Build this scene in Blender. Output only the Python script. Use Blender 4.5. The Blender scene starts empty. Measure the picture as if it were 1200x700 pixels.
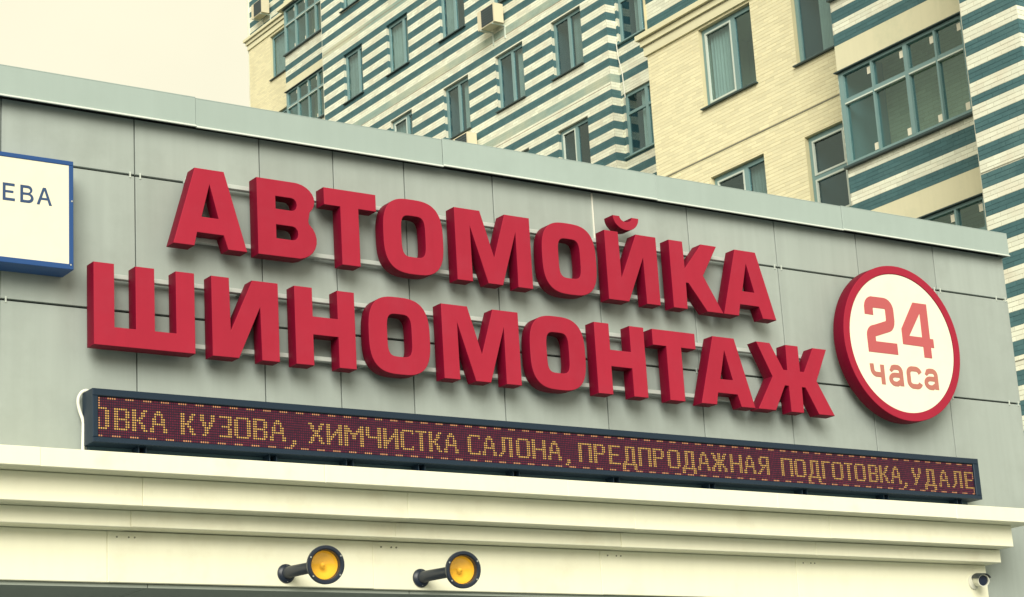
import bpy, math, random
from mathutils import Matrix, Vector
random.seed(7)
R = math.radians
S = bpy.context.scene
C = S.collection

# ------------------------------------------------------------------ camera
FPX, PITCH, ROLL, YAW = 2409.6, 0.264124, -0.0609336, 0.610678
def make_camera():
    cy, sy, cp, sp = math.cos(YAW), math.sin(YAW), math.cos(PITCH), math.sin(PITCH)
    F = Vector((sy*cp, cy*cp, sp)); Rt = Vector((cy, -sy, 0)); U = Rt.cross(F)
    cr, sr = math.cos(ROLL), math.sin(ROLL)
    Rt2 = cr*Rt + sr*U; U2 = -sr*Rt + cr*U
    m = Matrix((Rt2, U2, -F)).transposed().to_4x4()
    m.translation = (0, 0, 1.6)
    cam = bpy.data.cameras.new('camera'); o = bpy.data.objects.new('camera', cam); C.objects.link(o)
    o.matrix_world = m
    cam.sensor_width = 36; cam.lens = FPX/1200*36; cam.clip_end = 3000; cam.clip_start = .1
    S.camera = o
make_camera()

# ------------------------------------------------------------------ light
SUN_DIR = Vector((-0.50, -0.71, 0.46)).normalized()      # towards the sun, behind the photographer
w = bpy.data.worlds.new('World'); S.world = w; w.use_nodes = True
nt = w.node_tree; nt.nodes.clear()
out = nt.nodes.new('ShaderNodeOutputWorld'); bg = nt.nodes.new('ShaderNodeBackground')
sky = nt.nodes.new('ShaderNodeTexSky'); sky.sky_type = 'NISHITA'; sky.sun_disc = False
sky.sun_elevation = math.asin(SUN_DIR.z); sky.sun_rotation = math.atan2(SUN_DIR.x, SUN_DIR.y)
sky.dust_density = 3.0; sky.ozone_density = 1.0
mix = nt.nodes.new('ShaderNodeMix'); mix.data_type = 'RGBA'; mix.inputs[0].default_value = 0.86
nt.links.new(sky.outputs[0], mix.inputs[6])
tc = nt.nodes.new('ShaderNodeTexCoord'); nz = nt.nodes.new('ShaderNodeTexNoise')
nz.inputs['Scale'].default_value = 1.7; nz.inputs['Detail'].default_value = 6
nt.links.new(tc.outputs['Generated'], nz.inputs['Vector'])
rp = nt.nodes.new('ShaderNodeValToRGB')                    # thin even overcast, slightly uneven
rp.color_ramp.elements[0].position = .3; rp.color_ramp.elements[0].color = (9.0, 8.2, 6.0, 1)
rp.color_ramp.elements[1].position = .7; rp.color_ramp.elements[1].color = (12.6, 12.0, 8.8, 1)
nt.links.new(nz.outputs[0], rp.inputs[0]); nt.links.new(rp.outputs[0], mix.inputs[7])
nt.links.new(mix.outputs[2], bg.inputs[0]); bg.inputs[1].default_value = 0.058
nt.links.new(bg.outputs[0], out.inputs[0])
sun = bpy.data.lights.new('sun', 'SUN'); sun.energy = 2.2; sun.angle = R(38); sun.color = (1, .96, .84)
so = bpy.data.objects.new('sun', sun); C.objects.link(so)
so.rotation_euler = SUN_DIR.to_track_quat('Z', 'Y').to_euler(); so.location = (0, -5, 30)
S.view_settings.view_transform = 'Standard'; S.view_settings.look = 'None'
S.view_settings.exposure = 0.75; S.view_settings.gamma = 1.0; S.view_settings.use_curve_mapping = False

# ------------------------------------------------------------------ materials
MATS = {}
def mat(name, col, rough=.6, metal=0, var=.06, scale=3.0, objvar=.04, isl=0, bump=0, bscale=120,
        spec=.4, streak=0, tint=None, tintamt=.5, tscale=1.5, tlo=.48, coat=0, emit=None, estr=0):
    m = bpy.data.materials.new(name); m.use_nodes = True; MATS[name] = m
    n = m.node_tree.nodes; l = m.node_tree.links
    b = n['Principled BSDF']
    b.inputs['Roughness'].default_value = rough; b.inputs['Metallic'].default_value = metal
    b.inputs['Specular IOR Level'].default_value = spec
    if coat: b.inputs['Coat Weight'].default_value = coat; b.inputs['Coat Roughness'].default_value = .12
    geo = n.new('ShaderNodeNewGeometry')
    noi = n.new('ShaderNodeTexNoise'); noi.inputs['Scale'].default_value = scale; noi.inputs['Detail'].default_value = 6
    l.new(geo.outputs['Position'], noi.inputs['Vector'])
    oi = n.new('ShaderNodeObjectInfo')
    def madd(src, a, c):
        k = n.new('ShaderNodeMath'); k.operation = 'MULTIPLY_ADD'
        l.new(src, k.inputs[0]); k.inputs[1].default_value = a
        if isinstance(c, float) or isinstance(c, int): k.inputs[2].default_value = c
        else: l.new(c, k.inputs[2])
        return k.outputs[0]
    v = madd(noi.outputs[0], 2*var, 1-var)
    v = madd(oi.outputs['Random'], 2*objvar, madd(v, 1, -objvar))
    if isl: v = madd(geo.outputs['Random Per Island'], 2*isl, madd(v, 1, -isl))
    if streak:
        mp = n.new('ShaderNodeMapping'); mp.inputs['Scale'].default_value = (9, 9, .45)
        l.new(geo.outputs['Position'], mp.inputs['Vector'])
        n2 = n.new('ShaderNodeTexNoise'); n2.inputs['Scale'].default_value = 1.6; n2.inputs['Detail'].default_value = 5
        l.new(mp.outputs[0], n2.inputs['Vector'])
        v = madd(n2.outputs[0], 2*streak, madd(v, 1, -streak))
    hs = n.new('ShaderNodeHueSaturation'); hs.inputs['Color'].default_value = (*col, 1)
    l.new(v, hs.inputs['Value'])
    src = hs.outputs[0]
    if tint:
        n3 = n.new('ShaderNodeTexNoise'); n3.inputs['Scale'].default_value = tscale; n3.inputs['Detail'].default_value = 8
        n3.inputs['Roughness'].default_value = .65
        l.new(geo.outputs['Position'], n3.inputs['Vector'])
        mr = n.new('ShaderNodeMapRange'); mr.inputs[1].default_value = tlo; mr.inputs[2].default_value = tlo+.2
        mr.inputs[4].default_value = tintamt
        l.new(n3.outputs[0], mr.inputs[0])
        mx = n.new('ShaderNodeMix'); mx.data_type = 'RGBA'
        l.new(mr.outputs[0], mx.inputs[0]); l.new(src, mx.inputs[6]); mx.inputs[7].default_value = (*tint, 1)
        src = mx.outputs[2]
    l.new(src, b.inputs['Base Color'])
    if bump:
        nb = n.new('ShaderNodeTexNoise'); nb.inputs['Scale'].default_value = bscale; nb.inputs['Detail'].default_value = 3
        l.new(geo.outputs['Position'], nb.inputs['Vector'])
        bp = n.new('ShaderNodeBump'); bp.inputs['Strength'].default_value = bump; bp.inputs['Distance'].default_value = .004
        l.new(nb.outputs[0], bp.inputs['Height']); l.new(bp.outputs[0], b.inputs['Normal'])
    if emit:
        b.inputs['Emission Color'].default_value = (*emit, 1); b.inputs['Emission Strength'].default_value = estr
    return m

def glassmat(name, tint, gloss_col=(.9, .95, .95)):
    m = bpy.data.materials.new(name); m.use_nodes = True; MATS[name] = m
    n = m.node_tree.nodes; l = m.node_tree.links; n.clear()
    o = n.new('ShaderNodeOutputMaterial'); t = n.new('ShaderNodeBsdfTransparent'); t.inputs[0].default_value = (*tint, 1)
    g = n.new('ShaderNodeBsdfGlossy'); g.inputs['Roughness'].default_value = .03; g.inputs[0].default_value = (*gloss_col, 1)
    geo = n.new('ShaderNodeNewGeometry'); nz_ = n.new('ShaderNodeTexNoise'); nz_.inputs['Scale'].default_value = 1.1
    l.new(geo.outputs['Position'], nz_.inputs['Vector'])
    bp = n.new('ShaderNodeBump'); bp.inputs['Strength'].default_value = .12; bp.inputs['Distance'].default_value = .05
    l.new(nz_.outputs[0], bp.inputs['Height']); l.new(bp.outputs[0], g.inputs['Normal'])
    dt = n.new('ShaderNodeVectorMath'); dt.operation = 'DOT_PRODUCT'; l.new(geo.outputs['Normal'], dt.inputs[0]); l.new(geo.outputs['Incoming'], dt.inputs[1])
    ops_ = [('ABSOLUTE', None), ('SUBTRACT', 1.0), ('POWER', 5.0), ('MULTIPLY_ADD', .9)]
    src = dt.outputs['Value']
    for op, val in ops_:
        k = n.new('ShaderNodeMath'); k.operation = op
        if op == 'SUBTRACT': k.inputs[0].default_value = 1.0; l.new(src, k.inputs[1])
        else:
            l.new(src, k.inputs[0])
            if val is not None: k.inputs[1].default_value = val
        if op == 'MULTIPLY_ADD': k.inputs[2].default_value = .065
        src = k.outputs[0]
    x = n.new('ShaderNodeMixShader'); l.new(src, x.inputs[0]); l.new(t.outputs[0], x.inputs[1]); l.new(g.outputs[0], x.inputs[2])
    l.new(x.outputs[0], o.inputs[0])
    return m

mat('panel', (.345, .395, .375), .5, .0, .07, 1.3, .065, bump=.12, bscale=260, spec=.4, streak=.10, tint=(.29, .33, .31), tintamt=.5, tscale=2.2)
mat('substrate', (.05, .055, .06), .9)
mat('coping', (.355, .44, .42), .42, .0, .06, 1.1, .04, spec=.5, streak=.05, tint=(.32, .40, .38), tintamt=.4, tscale=3)
mat('hem', (.72, .78, .74), .35, .2, .03)
mat('clip', (.6, .66, .62), .4, .3)
mat('cornice', (.88, .87, .69), .5, 0, .03, 1.2, .015, tint=(.60, .52, .34), tintamt=.28, tscale=2.5, tlo=.55, streak=.045)
mat('soffit', (.33, .37, .33), .6, 0, .08, 2.0, .05)
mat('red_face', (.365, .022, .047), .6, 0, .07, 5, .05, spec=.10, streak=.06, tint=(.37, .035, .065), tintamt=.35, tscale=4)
mat('red_shade_side', (.165, .002, .020), .55, 0, .08, 6, .04, spec=.12)  # darker red puts shade into the colour of sides and undersides
mat('rail', (.50, .55, .53), .4, .1, .08, 9)
mat('red_rim', (.36, .018, .045), .5, 0, .05, 6, .01, spec=.15)
mat('acrylic_white', (.86, .84, .68), .3, 0, .02, 2, 0, spec=.5, tint=(.78, .72, .52), tintamt=.25, tscale=3)
mat('print_red', (.50, .10, .11), .4, 0, .03)
mat('print_pale_red', (.46, .16, .13), .4, 0, .05, 30)
mat('case', (.009, .024, .048), .45, .1, .08, 5, .03, spec=.35)
mat('gap_shade', (.03, .07, .10), .5)  # shade colour for the strip below the display
mat('screen', (.010, .006, .030), .55)
mat('diode_off', (.105, .004, .022), .35, 0, .4, 9, 0, isl=.25)
mat('diode_on', (.30, .17, .04), .4, emit=(1, .54, .13), estr=.23, isl=.2)
mat('diode_dash', (.30, .14, .07), .4, emit=(1, .38, .14), estr=.2, isl=.2)
mat('box_blue', (.015, .07, .24), .4, 0, .05)
mat('box_white', (.84, .80, .64), .35, 0, .02, 2, 0, tint=(.76, .70, .52), tintamt=.25, tscale=3)
mat('box_text', (.03, .07, .17), .5)
mat('lamp_black', (.012, .02, .038), .38, .0, .1, 20, spec=.5)
mat('reflector', (.92, .86, .62), .55, .0, .06, 20)
mat('bulb', (.85, .80, .6), .3)
mat('screw', (.6, .62, .6), .3, .7)
mat('cam_white', (.72, .72, .62), .35, 0, .03)
mat('cam_lens', (.012, .018, .04), .12, 0, spec=.7)
mat('cable', (.82, .82, .74), .5)
mat('cable_dark', (.03, .04, .05), .5)
# far house
mat('brick_yellow', (.88, .83, .57), .85, 0, .07, .8, .05, isl=.07, bump=.3, bscale=90, tint=(.80, .70, .44), tintamt=.2, tscale=.9)
mat('mortar_yellow', (.72, .65, .42), .9, 0, .08, 3)
mat('brick_white', (.80, .83, .70), .85, 0, .08, .9, .06, isl=.11, bump=.3, bscale=90, tint=(.68, .58, .45), tintamt=.4, tscale=1.5, streak=.06)
mat('mortar_white', (.58, .58, .48), .9, 0, .14, 4)
mat('brick_teal', (.062, .148, .166), .8, 0, .14, 1.0, .06, isl=.10, bump=.3, bscale=90, tint=(.115, .225, .235), tintamt=.45, tscale=1.4, streak=.08)
mat('mortar_teal', (.060, .138, .155), .9, 0, .1, 5)
mat('brick_aged', (.30, .42, .38), .85, 0, .08, 1.5, .05, isl=.07, tint=(.66, .66, .48), tintamt=.85, tscale=.28, tlo=.44)
mat('mortar_aged', (.36, .44, .38), .9, 0, .1, 5)
mat('cream_plaster', (.78, .75, .54), .8, 0, .06, 1.5, .02, tint=(.45, .52, .36), tintamt=.35, tscale=1.2, streak=.04)
mat('cornice_stone', (.80, .77, .54), .8, 0, .06, 2, .03)
mat('seam_brown', (.30, .22, .14), .8)
mat('cornice_line', (.40, .38, .28), .8)
mat('cornice_dark', (.26, .26, .20), .8, 0, .1, 2)
mat('frame_teal', (.20, .33, .34), .5, 0, .06, 4, .06)
mat('frame_pale', (.62, .70, .64), .45, 0, .04, 4, .05)
mat('flashing', (.05, .085, .09), .5, .2)
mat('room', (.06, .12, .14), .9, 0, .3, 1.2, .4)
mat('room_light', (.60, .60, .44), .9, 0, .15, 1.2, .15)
mat('curtain', (.56, .56, .48), .9, 0, .2, 2.5, .25, streak=.18)
mat('ac_body', (.72, .66, .48), .5, 0, .06, 6)
mat('ac_bar', (.10, .12, .12), .6)
mat('ac_grille', (.035, .06, .07), .6)
mat('sticker', (.82, .80, .66), .5)
mat('roof', (.12, .12, .12), .9)
mat('asphalt', (.05, .058, .06), .9, 0, .2, 1.5, 0, bump=.4, bscale=60)
mat('concrete', (.13, .16, .17), .85, 0, .15, .6, 0, bump=.3, bscale=40)
mat('gate_slat', (.35, .38, .37), .5, .1, .05, 3, .04)
glassmat('glass', (.72, .82, .85), (.8, .95, .95))
glassmat('lamp_glass', (1.0, .76, .26), (1, .92, .7))
glassmat('glass_clear', (.74, .84, .86), (.8, .95, .95))

# ------------------------------------------------------------------ helpers
class MB:
    def __init__(s): s.v = []; s.f = []; s.m = []
    def quad(s, a, b, c, d, mi=0):
        i = len(s.v); s.v += [a, b, c, d]; s.f.append((i, i+1, i+2, i+3)); s.m.append(mi)
    def box(s, x0, x1, y0, y1, z0, z1, mi=0, skip=''):
        i = len(s.v)
        s.v += [(x0,y0,z0),(x1,y0,z0),(x1,y1,z0),(x0,y1,z0),(x0,y0,z1),(x1,y0,z1),(x1,y1,z1),(x0,y1,z1)]
        for f in ((3,2,1,0),(4,5,6,7),(0,1,5,4),(1,2,6,5),(2,3,7,6),(3,0,4,7)):
            s.f.append(tuple(i+k for k in f)); s.m.append(mi)
        return s
    def cbox(s, x0, x1, y0, y1, z0, z1, c=.003, mi=0):
        """box whose front (-Y) edges are chamfered by c"""
        i = len(s.v)
        s.v += [(x0,y0+c,z0),(x1,y0+c,z0),(x1,y1,z0),(x0,y1,z0),(x0,y0+c,z1),(x1,y0+c,z1),(x1,y1,z1),(x0,y1,z1),
                (x0+c,y0,z0+c),(x1-c,y0,z0+c),(x1-c,y0,z1-c),(x0+c,y0,z1-c)]
        for f in ((3,2,1,0),(4,5,6,7),(1,2,6,5),(2,3,7,6),(3,0,4,7),(8,9,10,11),(0,1,9,8),(1,5,10,9),(5,4,11,10),(4,0,8,11)):
            s.f.append(tuple(i+k for k in f)); s.m.append(mi)
        return s
    def tube(s, pts, r, n=12, cap=True, mi=0):
        pts = [Vector(p) for p in pts]; rings = []
        rr = r if isinstance(r, (list, tuple)) else [r]*len(pts)
        up = Vector((0, 0, 1)); prev = None
        for k, p in enumerate(pts):
            d = (pts[min(k+1, len(pts)-1)] - pts[max(k-1, 0)])
            if d.length < 1e-9: d = prev
            d = d.normalized(); prev = d
            a = d.cross(up)
            if a.length < .05: a = d.cross(Vector((1, 0, 0)))
            a.normalize(); b = a.cross(d)
            i = len(s.v)
            s.v += [tuple(p + rr[k]*(math.cos(t*2*math.pi/n)*a + math.sin(t*2*math.pi/n)*b)) for t in range(n)]
            rings.append(i)
        for k in range(len(rings)-1):
            for t in range(n):
                u = (t+1) % n
                s.f.append((rings[k]+t, rings[k]+u, rings[k+1]+u, rings[k+1]+t)); s.m.append(mi)
        if cap:
            s.f.append(tuple(rings[0]+t for t in reversed(range(n)))); s.m.append(mi)
            s.f.append(tuple(rings[-1]+t for t in range(n))); s.m.append(mi)
        return s
    def mesh(s, name, mats, smooth=None):
        me = bpy.data.meshes.new(name); me.from_pydata(s.v, [], s.f)
        for m in ([mats] if isinstance(mats, str) else mats): me.materials.append(MATS[m])
        if len(me.materials) > 1: me.polygons.foreach_set('material_index', s.m)
        if smooth: smooth_mesh(me, smooth)
        me.update(); return me
    def build(s, name, mats, parent=None, smooth=None):
        return link(name, s.mesh(name, mats, smooth), parent)

def smooth_mesh(me, ang):
    me.polygons.foreach_set('use_smooth', [True]*len(me.polygons)); me.set_sharp_from_angle(angle=R(ang))

def root_of(o):
    v = Vector((0, 0, 0))
    while o: v += o.location; o = o.parent
    return v

def link(name, me, parent=None):
    """mesh given in world coordinates; a top-level one gets its origin at its base"""
    o = bpy.data.objects.new(name, me); C.objects.link(o)
    if parent:
        o.parent = parent; b = root_of(parent)
        me.transform(Matrix.Translation(-b))
    else:
        xs = [v.co for v in me.vertices]
        lo = [min(c[i] for c in xs) for i in range(3)]; hi = [max(c[i] for c in xs) for i in range(3)]
        b = Vector(((lo[0]+hi[0])/2, (lo[1]+hi[1])/2, lo[2])); me.transform(Matrix.Translation(-b)); o.location = b
    return o

def thing(name, label, cat, loc, group=None):
    o = bpy.data.objects.new(name, None); C.objects.link(o); o.location = loc; o.empty_display_size = .2
    return tag(o, label, cat, group)
def tag(o, label, cat, group=None):
    o['label'] = label; o['category'] = cat
    if group: o['group'] = group
    return o
def struct(o): o['kind'] = 'structure'; return o
def stuff(o): o['kind'] = 'stuff'; return o

def solid(name, loops, depth, yfront, mats, parent=None, bevel=.004, smooth=32, ret=None):
    """flat outline with holes in (x, z), extruded from the plane y=yfront back by depth"""
    cu = bpy.data.curves.new(name, 'CURVE'); cu.dimensions = '2D'; cu.fill_mode = 'BOTH'
    for lp in loops:
        sp = cu.splines.new('POLY'); sp.points.add(len(lp)-1)
        for p, q in zip(sp.points, lp): p.co = (q[0], q[1], 0, 1)
        sp.use_cyclic_u = True
    cu.bevel_depth = bevel; cu.bevel_resolution = 1; cu.offset = -bevel; cu.extrude = max(depth/2 - bevel, .0005)
    t = bpy.data.objects.new('tmp', cu); C.objects.link(t)
    dg = bpy.context.evaluated_depsgraph_get()
    me = bpy.data.meshes.new_from_object(t.evaluated_get(dg))
    bpy.data.objects.remove(t); bpy.data.curves.remove(cu)
    me.name = name
    me.transform(Matrix.Translation((0, yfront + depth/2, 0)) @ Matrix.Rotation(math.pi/2, 4, 'X'))
    me.materials.clear(); me.materials.append(MATS[mats])
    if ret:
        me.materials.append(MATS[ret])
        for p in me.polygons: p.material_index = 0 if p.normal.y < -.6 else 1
    smooth_mesh(me, smooth)
    return link(name, me, parent)

def stroke(pts, w, closed=False):
    """thick polyline as one outline"""
    n = len(pts); L = []; Rr = []
    for i, p in enumerate(pts):
        a = Vector(pts[max(i-1, 0)]); b = Vector(pts[min(i+1, n-1)]); c = Vector(p)
        d1 = (c-a).normalized() if i else (b-c).normalized()
        d2 = (b-c).normalized() if i < n-1 else d1
        n1 = Vector((-d1.y, d1.x)); n2 = Vector((-d2.y, d2.x)); m = (n1+n2)
        m = m.normalized() if m.length > 1e-6 else n1
        k = min(1/max(m.dot(n1), .35), 1.8)
        L.append(tuple(c + m*w/2*k)); Rr.append(tuple(c - m*w/2*k))
    return L + Rr[::-1]
def arc(cx, cy, rx, ry, a0, a1, n=10):
    return [(cx+rx*math.cos(R(a0+(a1-a0)*i/n)), cy+ry*math.sin(R(a0+(a1-a0)*i/n))) for i in range(n+1)]
def superell(x0, x1, y0, y1, e, n=64):
    cx, cy, a, b = (x0+x1)/2, (y0+y1)/2, (x1-x0)/2, (y1-y0)/2; o = []
    for i in range(n):
        t = 2*math.pi*i/n; c, s = math.cos(t), math.sin(t)
        o.append((cx+a*math.copysign(abs(c)**(2/e), c), cy+b*math.copysign(abs(s)**(2/e), s)))
    return o

# ------------------------------------------------------------------ ground
g = MB(); g.box(-700, 700, -600, 900, -.4, 0)
o = g.build('ground', 'asphalt'); struct(o)
g = MB(); g.box(-30, 40, -22, 12.6, .004, .012)
o = g.build('forecourt', 'concrete'); struct(o)

# ------------------------------------------------------------------ car wash building
WY = 12.0
cw = thing('car_wash_building', 'low car wash building clad in grey green panels with a cream cornice', 'building', (8, 14, 0))
MB().box(-1.02, 13.75, WY+.035, 12.34, 3.39, 6.62).build('backing_wall', 'substrate', cw)
b = MB(); b.box(13.45, 13.75, 12.35, 22, .1, 6.5); b.box(-1.03, -.73, 12.35, 22, .1, 6.5); b.box(-.73, 13.45, 21.7, 22, .1, 6.5)
b.build('side_wall', 'panel', cw)
MB().box(-.73, 13.45, 12.35, 21.7, 6.2, 6.3).build('roof_deck', 'roof', cw)
XJ = [-1.04, -.12, .80, 1.72, 2.64, 3.56, 4.485, 5.408, 6.339, 6.924, 7.512, 8.284, 9.214, 10.143, 11.061, 11.972, 12.887, 13.77]
ZJ = [3.385, 4.205, 5.155, 6.10, 6.503]  # top row stops short so the dark backing stands in for shade under the coping
for i in range(len(XJ)-1):
    for j in range(len(ZJ)-1):
        gx, gz = .0042, .0075
        m = MB(); m.cbox(XJ[i]+gx, XJ[i+1]-gx, WY, WY+.03, ZJ[j]+gz, ZJ[j+1]-gz, .0025)
        o = m.build('facade_panel', 'panel', cw)
        # each sheet sits a little differently
        for v in o.data.vertices:
            v.co.y += random.uniform(-.0008, .0008)
for j, z in enumerate((5.155, 6.10)):            # clips that hold the sheets on the horizontal joints
    for i in range(2, len(XJ)):
        for s in (-1, 1):
            x = XJ[i] + s*.036
            if x > 13.77: x = 13.62
            m = MB(); m.box(x-.005, x+.005, WY-.006, WY+.002, z-.02, z+.02)
            m.build('panel_clip', 'clip', cw)
# lower wall right of the entrance
for k, (z0, z1) in enumerate(((.12, .95), (.95, 1.77), (1.77, 2.58), (2.58, 3.385))):
    MB().cbox(12.97, 13.77, WY, WY+.03, z0+.006, z1-.006, .0025).build('facade_panel', 'panel', cw)
MB().box(12.985, 13.755, WY+.035, 12.34, .05, 3.38).build('pier', 'substrate', cw)
# coping sheets
CJ = [-1.08, -.10, 1.88, 3.86, 5.82, 7.8, 9.78, 11.76, 13.765]
for i in range(len(CJ)-1):
    m = MB(); dz = (.001, -.002, -.004, .0, -.005, .002, -.002, .002)[i]; dy = (.0, -.0025)[i % 2]
    x0, x1 = CJ[i]+.0015, CJ[i+1]-.0015
    y0 = 11.915+dy
    m.cbox(x0, x1, y0, y0+.006, 6.481+dz, 6.688+dz, .002); m.box(x0, x1, y0+.001, 12.42, 6.689+dz, 6.694+dz)
    if i == 7: m.box(x1-.004, x1-.0005, y0+.007, 12.42, 6.481+dz, 6.6885+dz)
    c = m.build('coping_sheet', 'coping', cw)
    m = MB(); i0 = len(m.v)
    prof = [(y0+.002, 6.495+dz), (y0-.010, 6.485+dz), (y0-.010, 6.479+dz), (y0+.004, 6.4785+dz)]
    for x in (x0, x1): m.v += [(x, p[0], p[1]) for p in prof]
    for k in range(4): m.f.append((k, (k+1) % 4, 4+(k+1) % 4, 4+k)); m.m.append(0)
    m.f += [(3, 2, 1, 0), (4, 5, 6, 7)]; m.m += [0, 0]
    m.build('hem', 'hem', c)
# stepped cornice
def boards(name, joints, yf, z0, z1, yb=WY-.002):
    for i in range(len(joints)-1):
        a, c = joints[i]+.0006, joints[i+1]-.0006
        d = random.uniform(-.003, .003)
        MB().cbox(a, c, yf+d, yb, z0+random.uniform(-.0015, .0015), z1, .004).build(name, 'cornice', cw)
boards('cornice_board', [-1.04, .68, 2.62, 4.544, 6.47, 8.40, 10.34, 12.24, 13.16], WY-.535, 3.992, 4.108)
boards('cornice_board', [-1.04, 1.44, 3.35, 5.262, 7.176, 9.086, 10.985, 13.018], WY-.39, 3.810, 3.9885)
boards('cornice_board', [-1.04, 1.43, 3.34, 5.247, 7.157, 9.061, 10.949, 13.007], WY-.245, 3.702, 3.8065)
boards('fascia_board', [-1.04, 1.43, 3.34, 5.15, 7.06, 8.97, 10.86, 12.97], WY-.10, 3.377, 3.6985)
for i, (a, c) in enumerate(((-1.04, 1.6), (1.6, 3.5), (3.5, 5.43), (5.43, 7.35), (7.35, 9.27), (9.27, 11.2), (11.2, 12.965))):
    MB().box(a+.003, c-.003, WY-.07, 13.5, 3.352, 3.3745).build('soffit_panel', 'soffit', cw)
# small screw heads under the cornice steps, seen near each joint
for x in (5.262, 7.176, 9.086, 10.985):
    for dx in (-.05, .03, .07):
        m = MB(); m.tube([(x+dx, WY-.10-.004, 3.662), (x+dx, WY-.10+.004, 3.662)], .006, 8)
        m.build('screw_head', 'cornice_dark', cw)
# bay doors under the canopy
for i, (a, c) in enumerate(((2.3, 5.3), (5.7, 8.7), (9.1, 12.1))):
    d = MB().box(a, c, 13.56, 13.6, .12, 3.30).build('bay_door', 'substrate', cw)
    for k in range(6):
        MB().cbox(a+.02, c-.02, 13.52, 13.556, .13+k*.528, .13+k*.528+.52, .006).build('door_section', 'gate_slat', d)
for (a, c) in ((-1.04, 2.3), (5.3, 5.7), (8.7, 9.1), (12.1, 12.965)):
    MB().cbox(a+.002, c-.002, 13.45, 13.7, .05, 3.345, .01).build('door_pier', 'panel', cw)

# ------------------------------------------------------------------ raised letters
H = .545
def tilt(x, z): return z - .004*(x-5.6)
def letter_A(x):   # x centre
    return [[(x-.108, H), (x+.108, H), (x+.27, 0), (x+.128, 0), (x+.097, .095), (x-.097, .095), (x-.118, 0), (x-.272, 0)],
            [(x, .438), (x+.0615, .207), (x-.0615, .207)]]
def letter_B(x):
    o = [(x, 0), (x, H), (x+.29, H)] + arc(x+.29, .425, .155, .12, 80, -42, 9) + [(x+.392, .278)]
    o += arc(x+.297, .145, .157, .145, 50, -82, 9)
    h1 = [(x+.142, .338), (x+.142, .428)] + arc(x+.265, .383, .04, .045, 90, -90, 6)
    h2 = [(x+.142, .128), (x+.142, .225)] + arc(x+.268, .1765, .042, .0485, 90, -90, 6)
    return [o, h1, h2]
def letter_T(x):
    return [[(x, H), (x+.418, H), (x+.418, .42), (x+.275, .42), (x+.275, 0), (x+.128, 0), (x+.128, .42), (x, .42)]]
def letter_O(x, w=.498):
    return [superell(x, x+w, -.006, H+.006, 3.0), superell(x+.15, x+w-.15, .122, H-.118, 4.2, 48)]
def letter_M(x):
    return [[(x, 0), (x, H), (x+.222, H), (x+.329, .205), (x+.438, H), (x+.66, H), (x+.66, 0), (x+.527, 0), (x+.530, .415),
             (x+.394, 0), (x+.266, 0), (x+.131, .415), (x+.134, 0)]]
def letter_I(x):
    return [[(x, 0), (x, H), (x+.131, H), (x+.137, .187), (x+.301, H), (x+.495, H), (x+.495, 0), (x+.362, 0), (x+.357, .362), (x+.193, 0)]]
def letter_K(x):
    return [[(x, 0), (x, H), (x+.136, H), (x+.142, .332), (x+.322, H), (x+.48, H), (x+.32, .288), (x+.496, 0), (x+.334, 0),
             (x+.166, .212), (x+.142, .212), (x+.138, 0)]]
def letter_Sh(x):
    return [[(x, 0), (x, H), (x+.142, H), (x+.142, .125), (x+.288, .125), (x+.288, H), (x+.421, H), (x+.421, .125),
             (x+.571, .125), (x+.571, H), (x+.705, H), (x+.705, 0)]]
def letter_N(x):
    return [[(x, 0), (x, H), (x+.138, H), (x+.138, .343), (x+.331, .343), (x+.331, H), (x+.467, H), (x+.467, 0),
             (x+.331, 0), (x+.331, .215), (x+.138, .215), (x+.138, 0)]]
def letter_Zh(c):
    return [[(c-.372, H), (c-.23, H), (c-.109, .337), (c-.07, .337), (c-.066, H), (c+.066, H), (c+.066, .337), (c+.106, .337),
             (c+.224, H), (c+.372, H), (c+.235, .272), (c+.396, 0), (c+.226, 0), (c+.107, .209), (c+.07, .209), (c+.067, 0),
             (c-.067, 0), (c-.07, .209), (c-.109, .209), (c-.226, 0), (c-.408, 0), (c-.232, .274)]]
FR, DEP = WY-.19, .112
ROW1 = [('A', 5.860, 'А', 'first letter of the upper row'), ('B', 6.212, 'В', 'second letter of the upper row'), ('T', 6.731, 'Т', 'in the upper row left of a round O'),
        ('O', 7.200, 'О', 'between Т and М in the upper row'), ('M', 7.803, 'М', 'in the upper row between two round O letters'),
        ('O', 8.562, 'О', 'left of Й in the upper row'), ('J', 9.155, 'Й', 'with its cup shaped breve'), ('K', 9.777, 'К', 'next to last in the upper row'),
        ('A', 10.550, 'А', 'last letter of the upper row')]
ROW2 = [('Sh', 5.030, 'Ш', 'first letter of the lower row'), ('I', 5.857, 'И', 'second letter of the lower row'), ('N', 6.475, 'Н', 'left of a round O in the lower row'),
        ('O', 7.047, 'О', 'between Н and М in the lower row'), ('M', 7.649, 'М', 'in the lower row between two round O letters'),
        ('O', 8.399, 'О', 'right of М in the lower row'), ('N', 8.994, 'Н', 'left of Т in the lower row'), ('T', 9.541, 'Т', 'in the lower row left of А'),
        ('A', 10.245, 'А', 'in the lower row beside the last letter Ж'), ('Zh', 10.953, 'Ж', 'last letter of the lower row beside the round sign')]
FN = dict(A=letter_A, B=letter_B, T=letter_T, O=letter_O, M=letter_M, I=letter_I, K=letter_K, Sh=letter_Sh, N=letter_N, Zh=letter_Zh, J=letter_I)
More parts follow.
